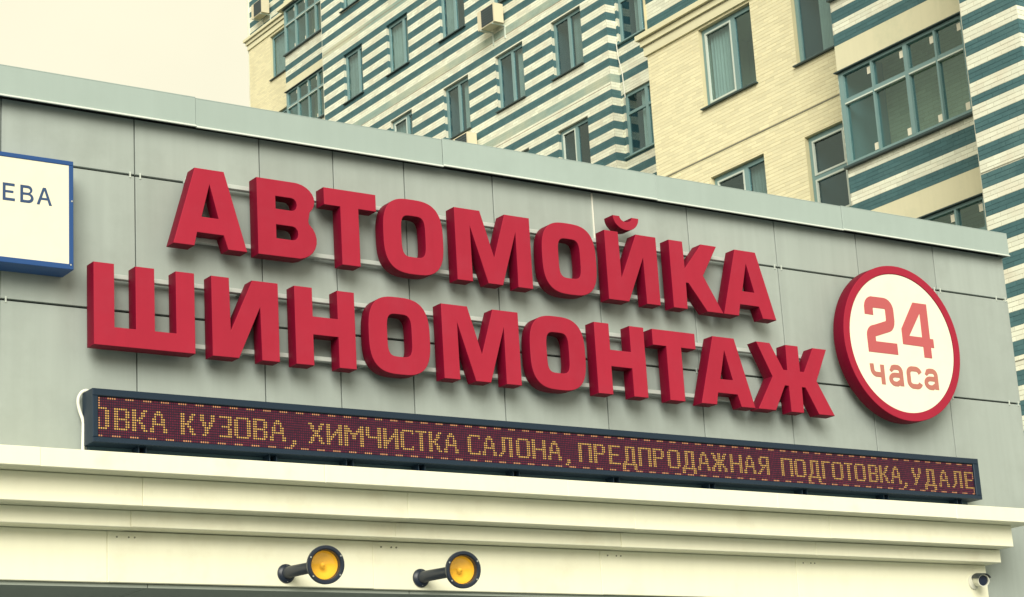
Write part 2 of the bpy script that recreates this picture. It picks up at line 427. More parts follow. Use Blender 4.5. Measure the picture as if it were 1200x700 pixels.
for row, base, gname in ((ROW1, 5.602, 'red letters of the upper row'), (ROW2, 4.864, 'red letters of the lower row')):
    for key, x, ch, where in row:
        loops = [[(p[0], tilt(p[0], base + p[1])) for p in lp] for lp in FN[key](x)]
        lab = 'raised red letter %s, %s' % (ch, where)
        if key == 'J':
            t = thing('sign_letter', lab, 'letter', (x+.25, FR+DEP/2, base), gname)
            solid('letter_body', loops, DEP, FR, 'red_face', t, ret='red_shade_side')
            cx, cz = 9.372, 6.262
            lp = arc(cx, cz, .124, .108, 180, 360, 20) + arc(cx, cz, .058, .042, 360, 180, 14)
            solid('breve', [lp], DEP, FR, 'red_face', t, .003, ret='red_shade_side')
        else:
            tag(solid('sign_letter', loops, DEP, FR, 'red_face', ret='red_shade_side'), lab, 'letter', gname)
# rails that carry the letters
for z, x0, x1, lab in ((6.095, 5.74, 10.68, 'upper white mounting rail behind the top row of letters'),
                       (5.684, 5.66, 10.78, 'lower white mounting rail behind the top row of letters'),
                       (5.362, 5.06, 11.28, 'upper white mounting rail behind the bottom row of letters'),
                       (4.948, 5.06, 11.30, 'lower white mounting rail behind the bottom row of letters')):
    t = thing('mounting_rail', lab, 'rail', ((x0+x1)/2, WY-.05, z), 'white rails behind the letters')
    m = MB(); m.cbox(x0, x1, WY-.075, WY-.035, z-.016, z+.016, .003)
    for v_i, v in enumerate(m.v): m.v[v_i] = (v[0], v[1], tilt(v[0], v[2]))
    m.build('bar', 'rail', t)
    x = x0+.15
    while x < x1:
        m = MB(); m.box(x-.015, x+.015, WY-.0345, WY-.0005, tilt(x, z)-.02, tilt(x, z)+.02); m.build('spacer', 'rail', t)
        x += .93
o = MB().box(9.196, 9.205, WY-.012, WY-.0005, 6.10, 6.483).build('white_cable_duct', 'cable'); tag(o, 'thin white cable duct running down from the coping above the letters', 'cable')
m = MB(); m.tube([(9.70, WY-.03, 5.66), (9.70, WY-.03, 6.08)], .008, 8)
tag(m.build('white_cable', 'cable'), 'short white cable between the rails left of the letter К', 'cable')

# ------------------------------------------------------------------ round sign
t = thing('round_sign', 'round white sign with red rim reading 24 часа', 'sign', (12.185, WY-.15, 4.85))
cx, cz, rr = 12.185, 5.515, .665
circ = lambda r, n=96: [(cx+r*math.cos(2*math.pi*i/n), cz+r*math.sin(2*math.pi*i/n)) for i in range(n)]
solid('rim', [circ(rr), circ(.594)], .125, WY-.21, 'red_rim', t, .005, 40, 'red_shade_side')
solid('face', [circ(.5935)], .10, WY-.203, 'acrylic_white', t, .002, 40)
yf = WY-.2062
two = [(11.833, 5.728), (11.834, 5.79)] + arc(11.886, 5.79, .05, .05, 170, 100, 5) + [(11.99, 5.84)] + arc(12.015, 5.785, .055, .055, 85, 0, 6) + \
      [(12.070, 5.70)] + arc(12.015, 5.695, .053, .055, -5, -68, 5) + [(11.885, 5.596)] + arc(11.885, 5.545, .052, .05, 110, 178, 5) + [(11.834, 5.456), (12.121, 5.456)]
solid('numeral_two', [stroke(two, .096)], .004, yf, 'print_red', t, .0008, 40)
four = [[(12.353, 5.882), (12.514, 5.882), (12.514, 5.581), (12.552, 5.581), (12.552, 5.504), (12.514, 5.504), (12.514, 5.412), (12.424, 5.412),
         (12.424, 5.504), (12.190, 5.507), (12.190, 5.640)], [(12.423, 5.795), (12.423, 5.586), (12.274, 5.586)]]
solid('numeral_four', four, .004, yf, 'print_red', t, .0008, 40)
sw = .043
solid('letter_che', [stroke([(11.802, 5.31), (11.805, 5.262)] + arc(11.848, 5.262, .043, .04, 190, 265, 5) + [(11.90, 5.2215)], sw)], .004, yf, 'print_pale_red', t, .0006, 40)
solid('letter_che', [stroke([(11.918, 5.308), (11.918, 5.142)], sw)], .0044, yf-.0002, 'print_pale_red', t, .0006, 40)
for x in (12.068, 12.473):
    solid('letter_a', [stroke([(x-.058, 5.287)] + arc(x, 5.262, .055, .037, 150, 90, 4) + [(x+.02, 5.299)] + arc(x+.02, 5.262, .04, .037, 80, 0, 5) + [(x+.06, 5.142)], sw)], .004, yf, 'print_pale_red', t, .0006, 40)
    solid('letter_a', [stroke([(x+.055, 5.232), (x-.01, 5.232)] + arc(x-.01, 5.194, .052, .038, 100, 260, 10) + [(x+.01, 5.157), (x+.055, 5.182)], sw*.95)], .0044, yf-.0002, 'print_pale_red', t, .0006, 40)
solid('letter_es', [stroke([(12.35, 5.268)] + arc(12.30, 5.262, .048, .04, 20, 90, 5) + arc(12.262, 5.262, .048, .04, 95, 180, 6) + arc(12.262, 5.192, .048, .04, 180, 265, 6) + arc(12.30, 5.192, .048, .04, 275, 345, 5), sw)], .004, yf, 'print_pale_red', t, .0006, 40)
for a in (35, 145, 215, 325):
    x, z = cx+.5*math.cos(R(a)), cz+.5*math.sin(R(a))
    m = MB(); m.box(x-.02, x+.02, WY-.0845, WY-.0005, z-.02, z+.02); m.build('bracket', 'rail', t)

# ------------------------------------------------------------------ LED board
t = thing('led_board', 'long dark blue running text display with amber letters on the cornice', 'display', (8.97, WY-.1, 4.108))
X0, X1, Z0, Z1, LY = 5.016, 12.925, 4.236, 4.580, WY-.20
PITCH_L = (12.858-5.056)/512; PX0 = 5.056; PZ1 = 4.530
PZ0 = PZ1-16*PITCH_L*1.05
m = MB()
fw = .012
m.box(X0, X1, LY+.03, WY-.035, Z0, Z1)
m.build('case', 'case', t)
m = MB()
m.cbox(X0, X1, LY, LY+.03, PZ1+.004, Z1, .004); m.cbox(X0, X1, LY, LY+.03, Z0, PZ0-.004, .004)
m.cbox(X0, PX0-.004, LY, LY+.03, PZ0-.004, PZ1+.004, .004); m.cbox(12.862, X1, LY, LY+.03, PZ0-.004, PZ1+.004, .004)
m.build('bezel', 'case', t)
SY = LY+.018
MB().box(PX0-.004, 12.862, SY, LY+.0295, PZ0-.004, PZ1+.004).build('screen', 'screen', t)
GL = {
'А': '...##...|..####..|..#..#..|.##..##.|.##..##.|.######.|.#....#.|##....##|##....##',
'В': '######.|##...##|##...##|##...##|######.|##...##|##...##|##...##|######.',
'Г': '######|##....|##....|##....|##....|##....|##....|##....|##....',
'Д': '..######.|..##..##.|..##..##.|..##..##.|..##..##.|..##..##.|..##..##.|.##...##.|#########|##.....##|##.....##',
'Е': '#######|##.....|##.....|##.....|######.|##.....|##.....|##.....|#######',
'Ж': '##..##..##|.##.##.##.|.##.##.##.|..######..|...####...|..######..|.##.##.##.|##..##..##|##..##..##',
'З': '.######|.....##|.....##|.....##|..####.|.....##|.....##|.....##|.######',
'И': '##....##|##....##|##...###|##..####|##.##.##|####..##|###...##|##....##|##....##',
'К': '##...##|##..##.|##..##.|##.##..|####...|##.##..|##..##.|##..##.|##...##',
'Л': '..######|..##..##|..##..##|..##..##|..##..##|..##..##|..##..##|.##...##|##....##',
'М': '##......##|###....###|####..####|##.####.##|##..##..##|##..##..##|##......##|##......##|##......##',
'Н': '##....##|##....##|##....##|##....##|########|##....##|##....##|##....##|##....##',
'О': '.######.|##....##|##....##|##....##|##....##|##....##|##....##|##....##|.######.',
'П': '########|##....##|##....##|##....##|##....##|##....##|##....##|##....##|##....##',
'Р': '######.|##...##|##...##|##...##|######.|##.....|##.....|##.....|##.....',
'С': '.######|##....#|##.....|##.....|##.....|##.....|##.....|##....#|.######',
'Т': '######|..##..|..##..|..##..|..##..|..##..|..##..|..##..|..##..',
'У': '##...##|##...##|##...##|.##.##.|.##.##.|..###..|..##...|..##...|.##....',
'Х': '##....##|.##..##.|.##..##.|..####..|...##...|..####..|.##..##.|.##..##.|##....##',
'Ч': '##....##|##....##|##....##|##....##|.#######|......##|......##|......##|......##',
'Я': '..######|.##...##|.##...##|.##...##|..######|...##.##|..##..##|.##...##|##....##',
',': '...|...|...|...|...|...|...|...|.##|.##|##.'}
words = [('О', -3, 6), ('ВКА', 7.2, 30.5), ('КУЗОВА,', 37.4, 91.5), ('ХИМЧИСТКА', 97.6, 176), ('САЛОНА,', 181, 238.5), ('ПРЕДПРОДАЖНАЯ', 244, 364),
         ('ПОДГОТОВКА,', 371.5, 461), ('УДАЛЕ', 465, 512)]
lit = set()
for wd, c0, c1 in words:
    ws = [len(GL[ch].split('|')[0]) for ch in wd]
    gap = (c1-c0-sum(ws))/max(len(wd)-1, 1) if len(wd) > 1 else 1
    gap = min(max(gap, .8), 2.2); c = c0
    for ch, wch in zip(wd, ws):
        for r_, line in enumerate(GL[ch].split('|')):
            for k_, q in enumerate(line):
                cc = int(round(c))+k_
                if q == '#' and 0 <= cc < 512: lit.add((cc, 4+r_))
        c += wch+gap
dash = set()
for c in range(512):
    if (c-4) % 8 < 4: dash.add((c, 0))
    if (c+2) % 8 < 4: dash.add((c, 15))
for r_ in (0, 1, 2, 3, 8, 9, 10, 11): dash.add((0, r_)); dash.add((511, r_+4 if r_+4 < 16 else 15))
A_, B_, D_ = MB(), MB(), MB()
PV = (PZ1-PZ0)/16
for c in range(512):
    for r_ in range(16):
        x = PX0+(c+.5)*PITCH_L; z = PZ1-(r_+.5)*PV
        if (c, r_) in lit: k = A_; s_ = .0052
        elif (c, r_) in dash: k = D_; s_ = .0052
        else: k = B_; s_ = .0054
        y = SY-.004
        i0 = len(k.v); q = s_*.45
        k.v += [(x-s_, y, z-q), (x-q, y, z-s_), (x+q, y, z-s_), (x+s_, y, z-q), (x+s_, y, z+q), (x+q, y, z+s_), (x-q, y, z+s_), (x-s_, y, z+q)]
        k.f.append(tuple(range(i0, i0+8))); k.m.append(0)
stuff(A_.build('lit_text_diodes', 'diode_on', t)); stuff(D_.build('lit_border_diodes', 'diode_dash', t)); stuff(B_.build('unlit_diodes', 'diode_off', t))
for x in (5.37, 6.30, 6.88, 7.45, 8.24, 9.13, 10.04, 10.98, 11.86, 12.7):
    m = MB(); m.box(x-.03, x-.022, WY-.15, WY-.06, 4.1085, 4.2355); m.box(x+.022, x+.03, WY-.15, WY-.06, 4.1085, 4.2355)
    m.build('support_bracket', 'case', t)
MB().box(X0+.03, X1-.03, WY-.055, WY-.036, 4.1085, 4.2355).build('base_shade_strip', 'gap_shade', t)  # dark strip added for the wall's shade in the gap below the display
m = MB()
pts = [(5.06, WY-.05, 4.588), (5.035, WY-.055, 4.597), (5.005, WY-.05, 4.585), (4.985, WY-.045, 4.55), (4.984, WY-.04, 4.51), (5.0, WY-.04, 4.45), (5.016, WY-.05, 4.40), (5.014, WY-.05, 4.30), (5.011, WY-.05, 4.20), (5.011, WY-.05, 4.108)]
fine = []
for i in range(len(pts)-1):
    for k in range(5): fine.append(Vector(pts[i]).lerp(Vector(pts[i+1]), k/5))
fine.append(Vector(pts[-1]))
for _ in range(3): fine = [fine[0]]+[(fine[i-1]+fine[i]*2+fine[i+1])/4 for i in range(1, len(fine)-1)]+[fine[-1]]
m.tube(fine, .011, 10)
tag(m.build('power_cable', 'cable', smooth=60), 'white power cable looping round the left end of the running text display', 'cable')

# ------------------------------------------------------------------ blue framed light box
t = thing('light_box_sign', 'white light box with blue frame and the letters ЕВА', 'sign', (3.9, WY-.1, 5.34))
bx0, bx1, bz0, bz1, by = 2.7, 4.893, 5.336, 6.060, WY-.2
MB().box(bx0, bx1, by+.012, WY-.012, bz0, bz1).build('body', 'box_blue', t)
m = MB(); fwid = .03
m.cbox(bx0, bx1, by, by+.011, bz1-fwid, bz1, .003); m.cbox(bx0, bx1, by, by+.011, bz0, bz0+fwid*1.2, .003)
m.cbox(bx1-fwid, bx1, by, by+.011, bz0+fwid*1.2, bz1-fwid, .003); m.cbox(bx0, bx0+fwid, by, by+.011, bz0+fwid*1.2, bz1-fwid, .003)
m.build('frame', 'box_blue', t)
MB().box(bx0+fwid, bx1-fwid, by+.005, by+.0115, bz0+fwid*1.2, bz1-fwid).build('face', 'box_white', t)
lw = .0185; zb, zt = 5.742, 5.858; yf2 = by+.0035
E_ = lambda x: [[(x, zb), (x, zt), (x+.078, zt), (x+.078, zt-lw), (x+lw, zt-lw), (x+lw, zb+.068), (x+.07, zb+.068), (x+.07, zb+.052), (x+lw, zb+.052), (x+lw, zb+lw), (x+.08, zb+lw), (x+.08, zb)]]
def B2(x):
    o = [(x, zb), (x, zt), (x+.05, zt)] + arc(x+.05, zt-.028, .03, .028, 80, -60, 8) + arc(x+.052, zb+.033, .036, .033, 60, -90, 8)
    h1 = [(x+lw, zb+.068), (x+lw, zt-lw)] + arc(x+.048, (zb+.068+zt-lw)/2, .017, (zt-lw-zb-.068)/2, 90, -90, 6)
    h2 = [(x+lw, zb+lw), (x+lw, zb+.052)] + arc(x+.05, zb+(.052+lw)/2, .02, (.052-lw)/2, 90, -90, 6)
    return [o, h1, h2]
A2 = lambda x: [[(x, zb), (x+.041, zt), (x+.061, zt), (x+.102, zb), (x+.083, zb), (x+.072, zb+.033), (x+.030, zb+.033), (x+.019, zb)],
                [(x+.035, zb+.048), (x+.067, zb+.048), (x+.051, zb+.096)]]
solid('letter_e', E_(4.425), .003, yf2, 'box_text', t, .0004, 40)
solid('letter_b', B2(4.54), .003, yf2, 'box_text', t, .0004, 40)
solid('letter_a', A2(4.648), .003, yf2, 'box_text', t, .0004, 40)
m = MB(); m.tube([(bx1-.012, by-.003, 5.79), (bx1-.012, by+.001, 5.79)], .006, 8); m.build('screw', 'screw', t)
m = MB(); m.tube([(bx1-.02, by-.003, bz0+.03), (bx1-.02, by+.001, bz0+.03)], .006, 8); m.build('screw', 'screw', t)

# ------------------------------------------------------------------ spot lamps
def lathe(m, prof, origin, axis, n=40, mi=0):
    ax = Vector(axis).normalized(); a = ax.cross(Vector((0, 0, 1))).normalized(); b_ = a.cross(ax); o_ = Vector(origin)
    rings = []
    for (r_, h_) in prof:
        rings.append(len(m.v))
        m.v += [tuple(o_ + ax*h_ + r_*(math.cos(2*math.pi*k/n)*a + math.sin(2*math.pi*k/n)*b_)) for k in range(n)]
    for i in range(len(rings)-1):
        for k in range(n):
            u = (k+1) % n; m.f.append((rings[i]+k, rings[i]+u, rings[i+1]+u, rings[i+1]+k)); m.m.append(mi)
    return m
def spot(x, z, label):
    y = WY-.10
    t = thing('spot_lamp', label, 'lamp', (x, y, z-.06), 'black spot lamps on the cream fascia')
    hd = Vector((x-.004, y-.53, z-.020)); ax = Vector((-.20, -1, -.10)).normalized()
    m = MB(); lathe(m, [(0, .03), (.035, .03), (.05, .024), (.062, .012), (.064, 0), (0, 0)], (x, y, z), (0, -1, 0)); m.build('wall_flange', 'lamp_black', t, 35)
    for dz in (-.048, .048):
        m = MB(); m.tube([(x, y-.011, z+dz), (x, y-.021, z+dz)], .007, 8); m.build('screw', 'screw', t)
    m = MB(); m.tube([(x, y-.01, z), (x, y-.07, z+.004), tuple(hd - ax*.12)], [.042, .038, .036], 18); m.build('arm', 'lamp_black', t, 40)
    m = MB(); lathe(m, [(0, -.11), (.04, -.108), (.075, -.09), (.100, -.055), (.117, -.015), (.123, 0), (.123, .022), (.119, .027), (.104, .027), (.095, .018), (.0905, -.016)], hd, ax, 48)
    m.build('head', 'lamp_black', t, 35)
    m = MB(); lathe(m, [(0, -.002), (.04, -.004), (.07, -.009), (.090, -.015)], hd, ax, 48); m.build('lens', 'lamp_glass', t, 60)
    m = MB(); lathe(m, [(.0900, -.018), (.082, -.04), (.062, -.066), (.03, -.084), (.0, -.088)], hd, ax, 48); m.build('reflector', 'reflector', t, 60)
    m = MB(); lathe(m, [(0, -.03), (.012, -.033), (.018, -.045), (.016, -.065), (.010, -.084)], hd, ax, 20); m.build('bulb', 'bulb', t, 60)
    a = ax.cross(Vector((0, 0, 1))).normalized(); b_ = a.cross(ax)
    for an in (25, 150, 215, 320):
        p = hd + .112*(math.cos(R(an))*a + math.sin(R(an))*b_)
        m = MB(); m.tube([tuple(p+ax*.026), tuple(p+ax*.031)], .0055, 8); m.build('screw', 'screw', t)
spot(6.395, 3.462, 'black spot lamp with amber lens on the fascia, the left one')
spot(7.430, 3.458, 'black spot lamp with amber lens on the fascia, the right one')

# ------------------------------------------------------------------ security camera
x, y, z = 12.80, WY-.10, 3.555
t = thing('security_camera', 'small white bullet security camera at the right end of the fascia', 'camera', (x, y, z-.07))
m = MB(); lathe(m, [(0, .028), (.02, .028), (.04, .02), (.06, .014), (.062, 0), (0, 0)], (x, y, z), (0, -1, 0)); m.build('wall_base', 'cam_white', t, 35)
ax = Vector((-.45, -1, -.16)).normalized(); c0 = Vector((x+.005, y-.075, z+.004))
m = MB(); m.tube([(x, y-.02, z), tuple(c0)], .018, 12); m.build('arm', 'cam_white', t, 40)
m = MB(); lathe(m, [(0, -.07), (.035, -.07), (.048, -.058), (.05, -.04), (.05, .075), (.044, .075), (.043, .055), (0, .055)], c0, ax); m.build('barrel', 'cam_white', t, 35)
m = MB(); lathe(m, [(0, .059), (.042, .057)], c0, ax); m.build('lens', 'cam_lens', t, 60)
m = MB(); n_ = 20
a = ax.cross(Vector((0, 0, 1))).normalized(); b_ = a.cross(ax)
for h_ in (-.05, .10):
    m.v += [tuple(c0 + ax*h_ + .056*(math.cos(R(20+140*k/n_))*a + math.sin(R(20+140*k/n_))*b_)) for k in range(n_+1)]
for h_ in (-.05, .10):
    m.v += [tuple(c0 + ax*h_ + .0605*(math.cos(R(20+140*k/n_))*a + math.sin(R(20+140*k/n_))*b_)) for k in range(n_+1)]
N1 = n_+1
for k in range(n_):
    m.f += [(k, N1+k, N1+k+1, k+1), (2*N1+k, 2*N1+k+1, 3*N1+k+1, 3*N1+k), (N1+k, 3*N1+k, 3*N1+k+1, N1+k+1), (k, k+1, 2*N1+k+1, 2*N1+k)]; m.m += [0]*4
m.f += [(0, 2*N1, 3*N1, N1), (n_, N1+n_, 3*N1+n_, 2*N1+n_)]; m.m += [0, 0]
m.build('sun_hood', 'cable_dark', t, 30)

# ------------------------------------------------------------------ apartment house behind
ap = thing('apartment_building', 'tall stepped brick apartment building with teal and cream stripes behind the car wash', 'building', (32, 40, 0))
CRS = .06893                                     # one brick course
BM = ['brick_white', 'brick_teal', 'brick_aged', 'brick_yellow', 'cream_plaster']
MM = ['mortar_white', 'mortar_teal', 'mortar_aged', 'mortar_yellow', 'cream_plaster']
def mapX(p): return lambda a, o_, z: (p-o_, a, z)             # wall facing -X, a = y
def mapY(p): return lambda a, o_, z: (a, p-o_, z)             # wall facing -Y, a = x
single_budget = [300]
BR_MESH = {}
def wall(name, P, flip, a0, a1, z0, z1, openings, stripe, zb=None, reveal=.16, singles=0, rng=1):
    """brick wall face with openings: mortar sheet with reveals, and bricks standing proud of it between zb"""
    rnd = random.Random(rng)
    zb0, zb1 = zb or (z0, z1)
    W = MB(); Bk = MB()
    def q(k, p1, p2, p3, p4, mi): k.quad(*((p1, p2, p3, p4) if not flip else (p4, p3, p2, p1)), mi)
    zs = {round(z0, 4), round(z1, 4)}
    n0 = math.floor(z0/CRS); i = n0
    while i*CRS < z1:
        if i*CRS > z0 and zb0-.5 <= i*CRS <= zb1+.5: zs.add(round(i*CRS, 4))
        i += 1
    for (oa, ob, oz0, oz1) in openings:
        for zz in (oz0, oz1):
            if z0 < zz < z1: zs.add(round(zz, 4))
    zs = sorted(zs); par = None
    wallobj_bricks = []
    for zi in range(len(zs)-1):
        za, zc = zs[zi], zs[zi+1]; zm = (za+zc)/2
        cuts = sorted((oa, ob) for (oa, ob, oz0, oz1) in openings if oz0 < zm < oz1)
        iv = []; p = a0
        for oa, ob in cuts:
            if oa > p: iv.append((p, min(oa, a1)))
            p = max(p, ob)
        if p < a1: iv.append((p, a1))
        si = stripe(zm)
        for (s_, e_) in iv:
            q(W, P(s_, 0, za), P(e_, 0, za), P(e_, 0, zc), P(s_, 0, zc), si)
    ci = math.floor(zb0/CRS)
    while ci*CRS < zb1:
        za, zc = max(ci*CRS, z0), min((ci+1)*CRS, z1); zm = (za+zc)/2; off = (.0 if ci % 2 else .13); ci += 1
        si = stripe(zm)
        if zc-za < .03 or si == 4: continue
        ov = sorted(o_ for o_ in openings if o_[2] < zc and o_[3] > za)
        iv = []; p = a0
        for (oa, ob, oz0, oz1) in ov:
            if oa > p: iv.append((p, min(oa, a1), za, zc))
            if oz0 > za+.02: iv.append((oa, ob, za, oz0))
            elif oz1 < zc-.02: iv.append((oa, ob, oz1, zc))
            p = max(p, ob)
        if p < a1: iv.append((p, a1, za, zc))
        jn = .009 if si != 1 else .006
        for (s_, e_, y0_, y1_) in iv:
            k = math.floor((s_-off)/.26)
            while True:
                b0 = max(s_, off+k*.26); b1 = min(e_, off+(k+1)*.26); k += 1
                if b0 >= e_: break
                if b1-b0 < .03: continue
                wallobj_bricks.append((b0+jn/2, b1-jn/2, y0_+jn/2, y1_-jn/2, .0035+rnd.uniform(-.0012, .0012), si))
    # reveals
    for (oa, ob, oz0, oz1) in openings:
        n = max(1, int(round((oz1-oz0)/CRS)))
        for k in range(n):
            za, zc = oz0+(oz1-oz0)*k/n, oz0+(oz1-oz0)*(k+1)/n; si = stripe((za+zc)/2)
            q(W, P(oa, 0, za), P(oa, 0, zc), P(oa, -reveal, zc), P(oa, -reveal, za), si)
            q(W, P(ob, -reveal, za), P(ob, -reveal, zc), P(ob, 0, zc), P(ob, 0, za), si)
        si = stripe(oz1+.02)
        q(W, P(oa, 0, oz1), P(ob, 0, oz1), P(ob, -reveal, oz1), P(oa, -reveal, oz1), si)
        q(W, P(oa, -reveal, oz0), P(ob, -reveal, oz0), P(ob, 0, oz0), P(oa, 0, oz0), si)
    wo = W.build(name, MM, ap)
    base = root_of(wo)
    wallobj_bricks.sort(key=lambda b_: singles and b_[5] >= 0 and abs((b_[2]) - singles) or 0)
    cnt = 0
    for (b0, b1, c0_, c1_, d, si) in wallobj_bricks:
        L = b1-b0
        if singles and cnt < 300 and L > .1:
            key = (round(L, 2), si, flip)
            if key not in BR_MESH:
                K = MB(); hl, hz = round(L, 2)/2, (CRS-.009)/2; Pl = mapX(0) if not flip else mapX(0)
                co = lambda s, o_, z: (P(s, o_, z)[0]-P(0, 0, 0)[0], P(s, o_, z)[1]-P(0, 0, 0)[1], z)
                brickfaces(K, co, -hl, hl, -hz, hz, .0035, flip, 0)
                me = K.mesh('brick', BM[si]); BR_MESH[key] = me
            o = bpy.data.objects.new('brick', BR_MESH[key]); C.objects.link(o); o.parent = wo
            o.location = Vector(P((b0+b1)/2, d-.0035, (c0_+c1_)/2)) - base
            cnt += 1
        else:
            brickfaces(Bk, P, b0, b1, c0_, c1_, d, flip, si)
    if Bk.v: stuff(Bk.build('bricks', BM, wo))
    return wo
def brickfaces(K, P, b0, b1, c0, c1, d, flip, si):
    i = len(K.v)
    K.v += [P(b0, 0, c0), P(b1, 0, c0), P(b1, 0, c1), P(b0, 0, c1), P(b0, d, c0), P(b1, d, c0), P(b1, d, c1), P(b0, d, c1)]
    for f in ((4, 5, 6, 7), (0, 1, 5, 4), (1, 2, 6, 5), (2, 3, 7, 6), (3, 0, 4, 7)):
        f = tuple(i+j for j in f); K.f.append(f[::-1] if flip else f); K.m.append(si)

def pbox(m, P, a0, a1, o0, o1, z0, z1, mi=0):
    p, q_ = P(a0, o0, z0), P(a1, o1, z1)
    m.box(min(p[0], q_[0]), max(p[0], q_[0]), min(p[1], q_[1]), max(p[1], q_[1]), z0, z1, mi)

def window(P, a0, a1, z0, z1, rev=.16, mull=(.5,), frame='frame_teal', curtain=None, transom=None, sill=True, depth=1.1, room='room', glass='glass', name='window', white_sash=None, sash_at=0):
    """frame set back in the opening, one pane for each field, sill, and a small room behind"""
    e = .004; a0 += e; a1 -= e; z0 += e; z1 -= e
    fw_, fd = .085, .06; fo = -rev+.005
    m = MB()
    pbox(m, P, a0, a0+fw_, fo-fd, fo, z0, z1); pbox(m, P, a1-fw_, a1, fo-fd, fo, z0, z1)
    pbox(m, P, a0+fw_, a1-fw_, fo-fd, fo, z0, z0+fw_); pbox(m, P, a0+fw_, a1-fw_, fo-fd, fo, z1-fw_, z1)
    cs = [a0+fw_]
    for f in mull:
        c = a0+(a1-a0)*f; pbox(m, P, c-.05, c+.05, fo-fd, fo+.004, z0+fw_, z1-fw_); cs += [c-.05, c+.05]
    cs.append(a1-fw_)
    wo = m.build(name, frame, ap)
    for i in range(0, len(cs), 2):
        p0, p1 = cs[i]+.002, cs[i+1]-.002; zr = [z0+fw_+.002, z1-fw_-.002]
        if transom:
            zt_ = z0+(z1-z0)*transom
            mm = MB(); pbox(mm, P, p0, p1, fo-fd+.005, fo+.002, zt_-.035, zt_+.035); mm.build('transom', frame, wo)
            spans = [(zr[0], zt_-.037), (zt_+.037, zr[1])]
        else: spans = [tuple(zr)]
        for (s0, s1) in spans:
            mm = MB(); pbox(mm, P, p0, p1, fo-.036, fo-.030, s0, s1); mm.build('pane', glass, wo)
        if white_sash and i//2 == sash_at:
            for (s0, s1) in spans:
                mm = MB(); k_ = .035
                pbox(mm, P, p0, p0+k_, fo-.028, fo+.012, s0, s1); pbox(mm, P, p1-k_, p1, fo-.028, fo+.012, s0, s1)
                pbox(mm, P, p0+k_, p1-k_, fo-.028, fo+.012, s0, s0+k_); pbox(mm, P, p0+k_, p1-k_, fo-.028, fo+.012, s1-k_, s1)
                mm.build('sash', white_sash, wo)
    if sill:
        mm = MB(); pbox(mm, P, a0-.05, a1+.05, -rev+.006, .075, z0-.03, z0-.005); mm.build('sill', 'flashing' if sill is True else sill, wo)
    mm = MB(); k = fo-fd-.003
    p = lambda s, o_, z: P(s, o_, z)
    b0, b1, d1 = a0, a1, k-depth
    for (v1, v2, v3, v4) in (((b0, k, z0), (b0, k, z1), (b0, d1, z1), (b0, d1, z0)), ((b1, k, z0), (b1, d1, z0), (b1, d1, z1), (b1, k, z1)),
                             ((b0, d1, z0), (b0, d1, z1), (b1, d1, z1), (b1, d1, z0)), ((b0, k, z0), (b0, d1, z0), (b1, d1, z0), (b1, k, z0)), ((b0, k, z1), (b1, k, z1), (b1, d1, z1), (b0, d1, z1))):
        mm.quad(p(*v1), p(*v2), p(*v3), p(*v4))
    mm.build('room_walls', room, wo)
    if curtain:
        mm = MB(); n = 40; f0, f1 = curtain
        ca, cb = a0+(a1-a0)*f0, a0+(a1-a0)*f1
        for i in range(n):
            u0, u1 = ca+(cb-ca)*i/n, ca+(cb-ca)*(i+1)/n
            w0, w1 = k-.09+.03*math.sin(i*1.1+ca*7), k-.09+.03*math.sin((i+1)*1.1+ca*7)
            mm.quad(P(u0, w0, z0+.02), P(u1, w1, z0+.02), P(u1, w1, z1-.02), P(u0, w0, z1-.02))
        mm.build('curtain', 'curtain', wo, 60)
    return wo

# stripe rules (0 cream white, 1 teal, 2 aged band, 3 yellow, 4 plaster)
def stripe_main(z):
    f = ((z-25.555) / (6*CRS)) % 1.0            # teal in the upper half of each period measured from its top
    if f > .5 and math.floor((z-25.555) / (6*CRS)) % 7 == 0: return 2      # the paler stripe at each floor
    return 1 if f > .5 else 0
def stripe_recess(z):
    zz = (z-18.0) % 3.0
    if 1.65 <= zz < 2.0: return 0
    return 1 if ((z-18.0-2.02) / .42) % 1 < .5 else 0
def stripe_loggia(z):
    zz = (z-13.96) % 3.0
    if zz < .51: return 4
    if .51 <= zz < .72 or .93 <= zz < 1.15: return 1
    return 0
def stripe_pier(z):
    f = ((z-12.91) / .409) % 1.0
    return 1 if f > .5 else 0
yellow = lambda z: 3
def stripe_top(z): return 1 if ((z-17.30)/.62) % 1 < .5 else 0

# main striped wing, facing the camera's left
SX = 29.76
PS = mapX(SX)
cols = [(49.58, 50.70), (46.96, 48.14), (43.98, 45.25), (41.33, 42.62), (38.72, 40.01)]
rows = [19.43-3.0, 19.43, 22.43, 25.44, 28.44]
ops = [(c0, c1, zt_-1.575, zt_) for (c0, c1) in cols for zt_ in rows]
wall('striped_wall', PS, True, 37.68, 51.96, 0, 36, ops, stripe_main, (14.0, 30.5), .09, rng=3)
for ci, (c0, c1) in enumerate(cols):
    for ri, zt_ in enumerate(rows):
        k = (ci*3+ri*5) % 4
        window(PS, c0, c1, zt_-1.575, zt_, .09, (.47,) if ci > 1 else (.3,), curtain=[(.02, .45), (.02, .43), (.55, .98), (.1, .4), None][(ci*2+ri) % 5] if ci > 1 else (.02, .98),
               room='room' if ci > 1 else 'room_light', white_sash='frame_pale' if (ci, ri) in ((4, 1), (1, 2)) else None, sash_at=1)
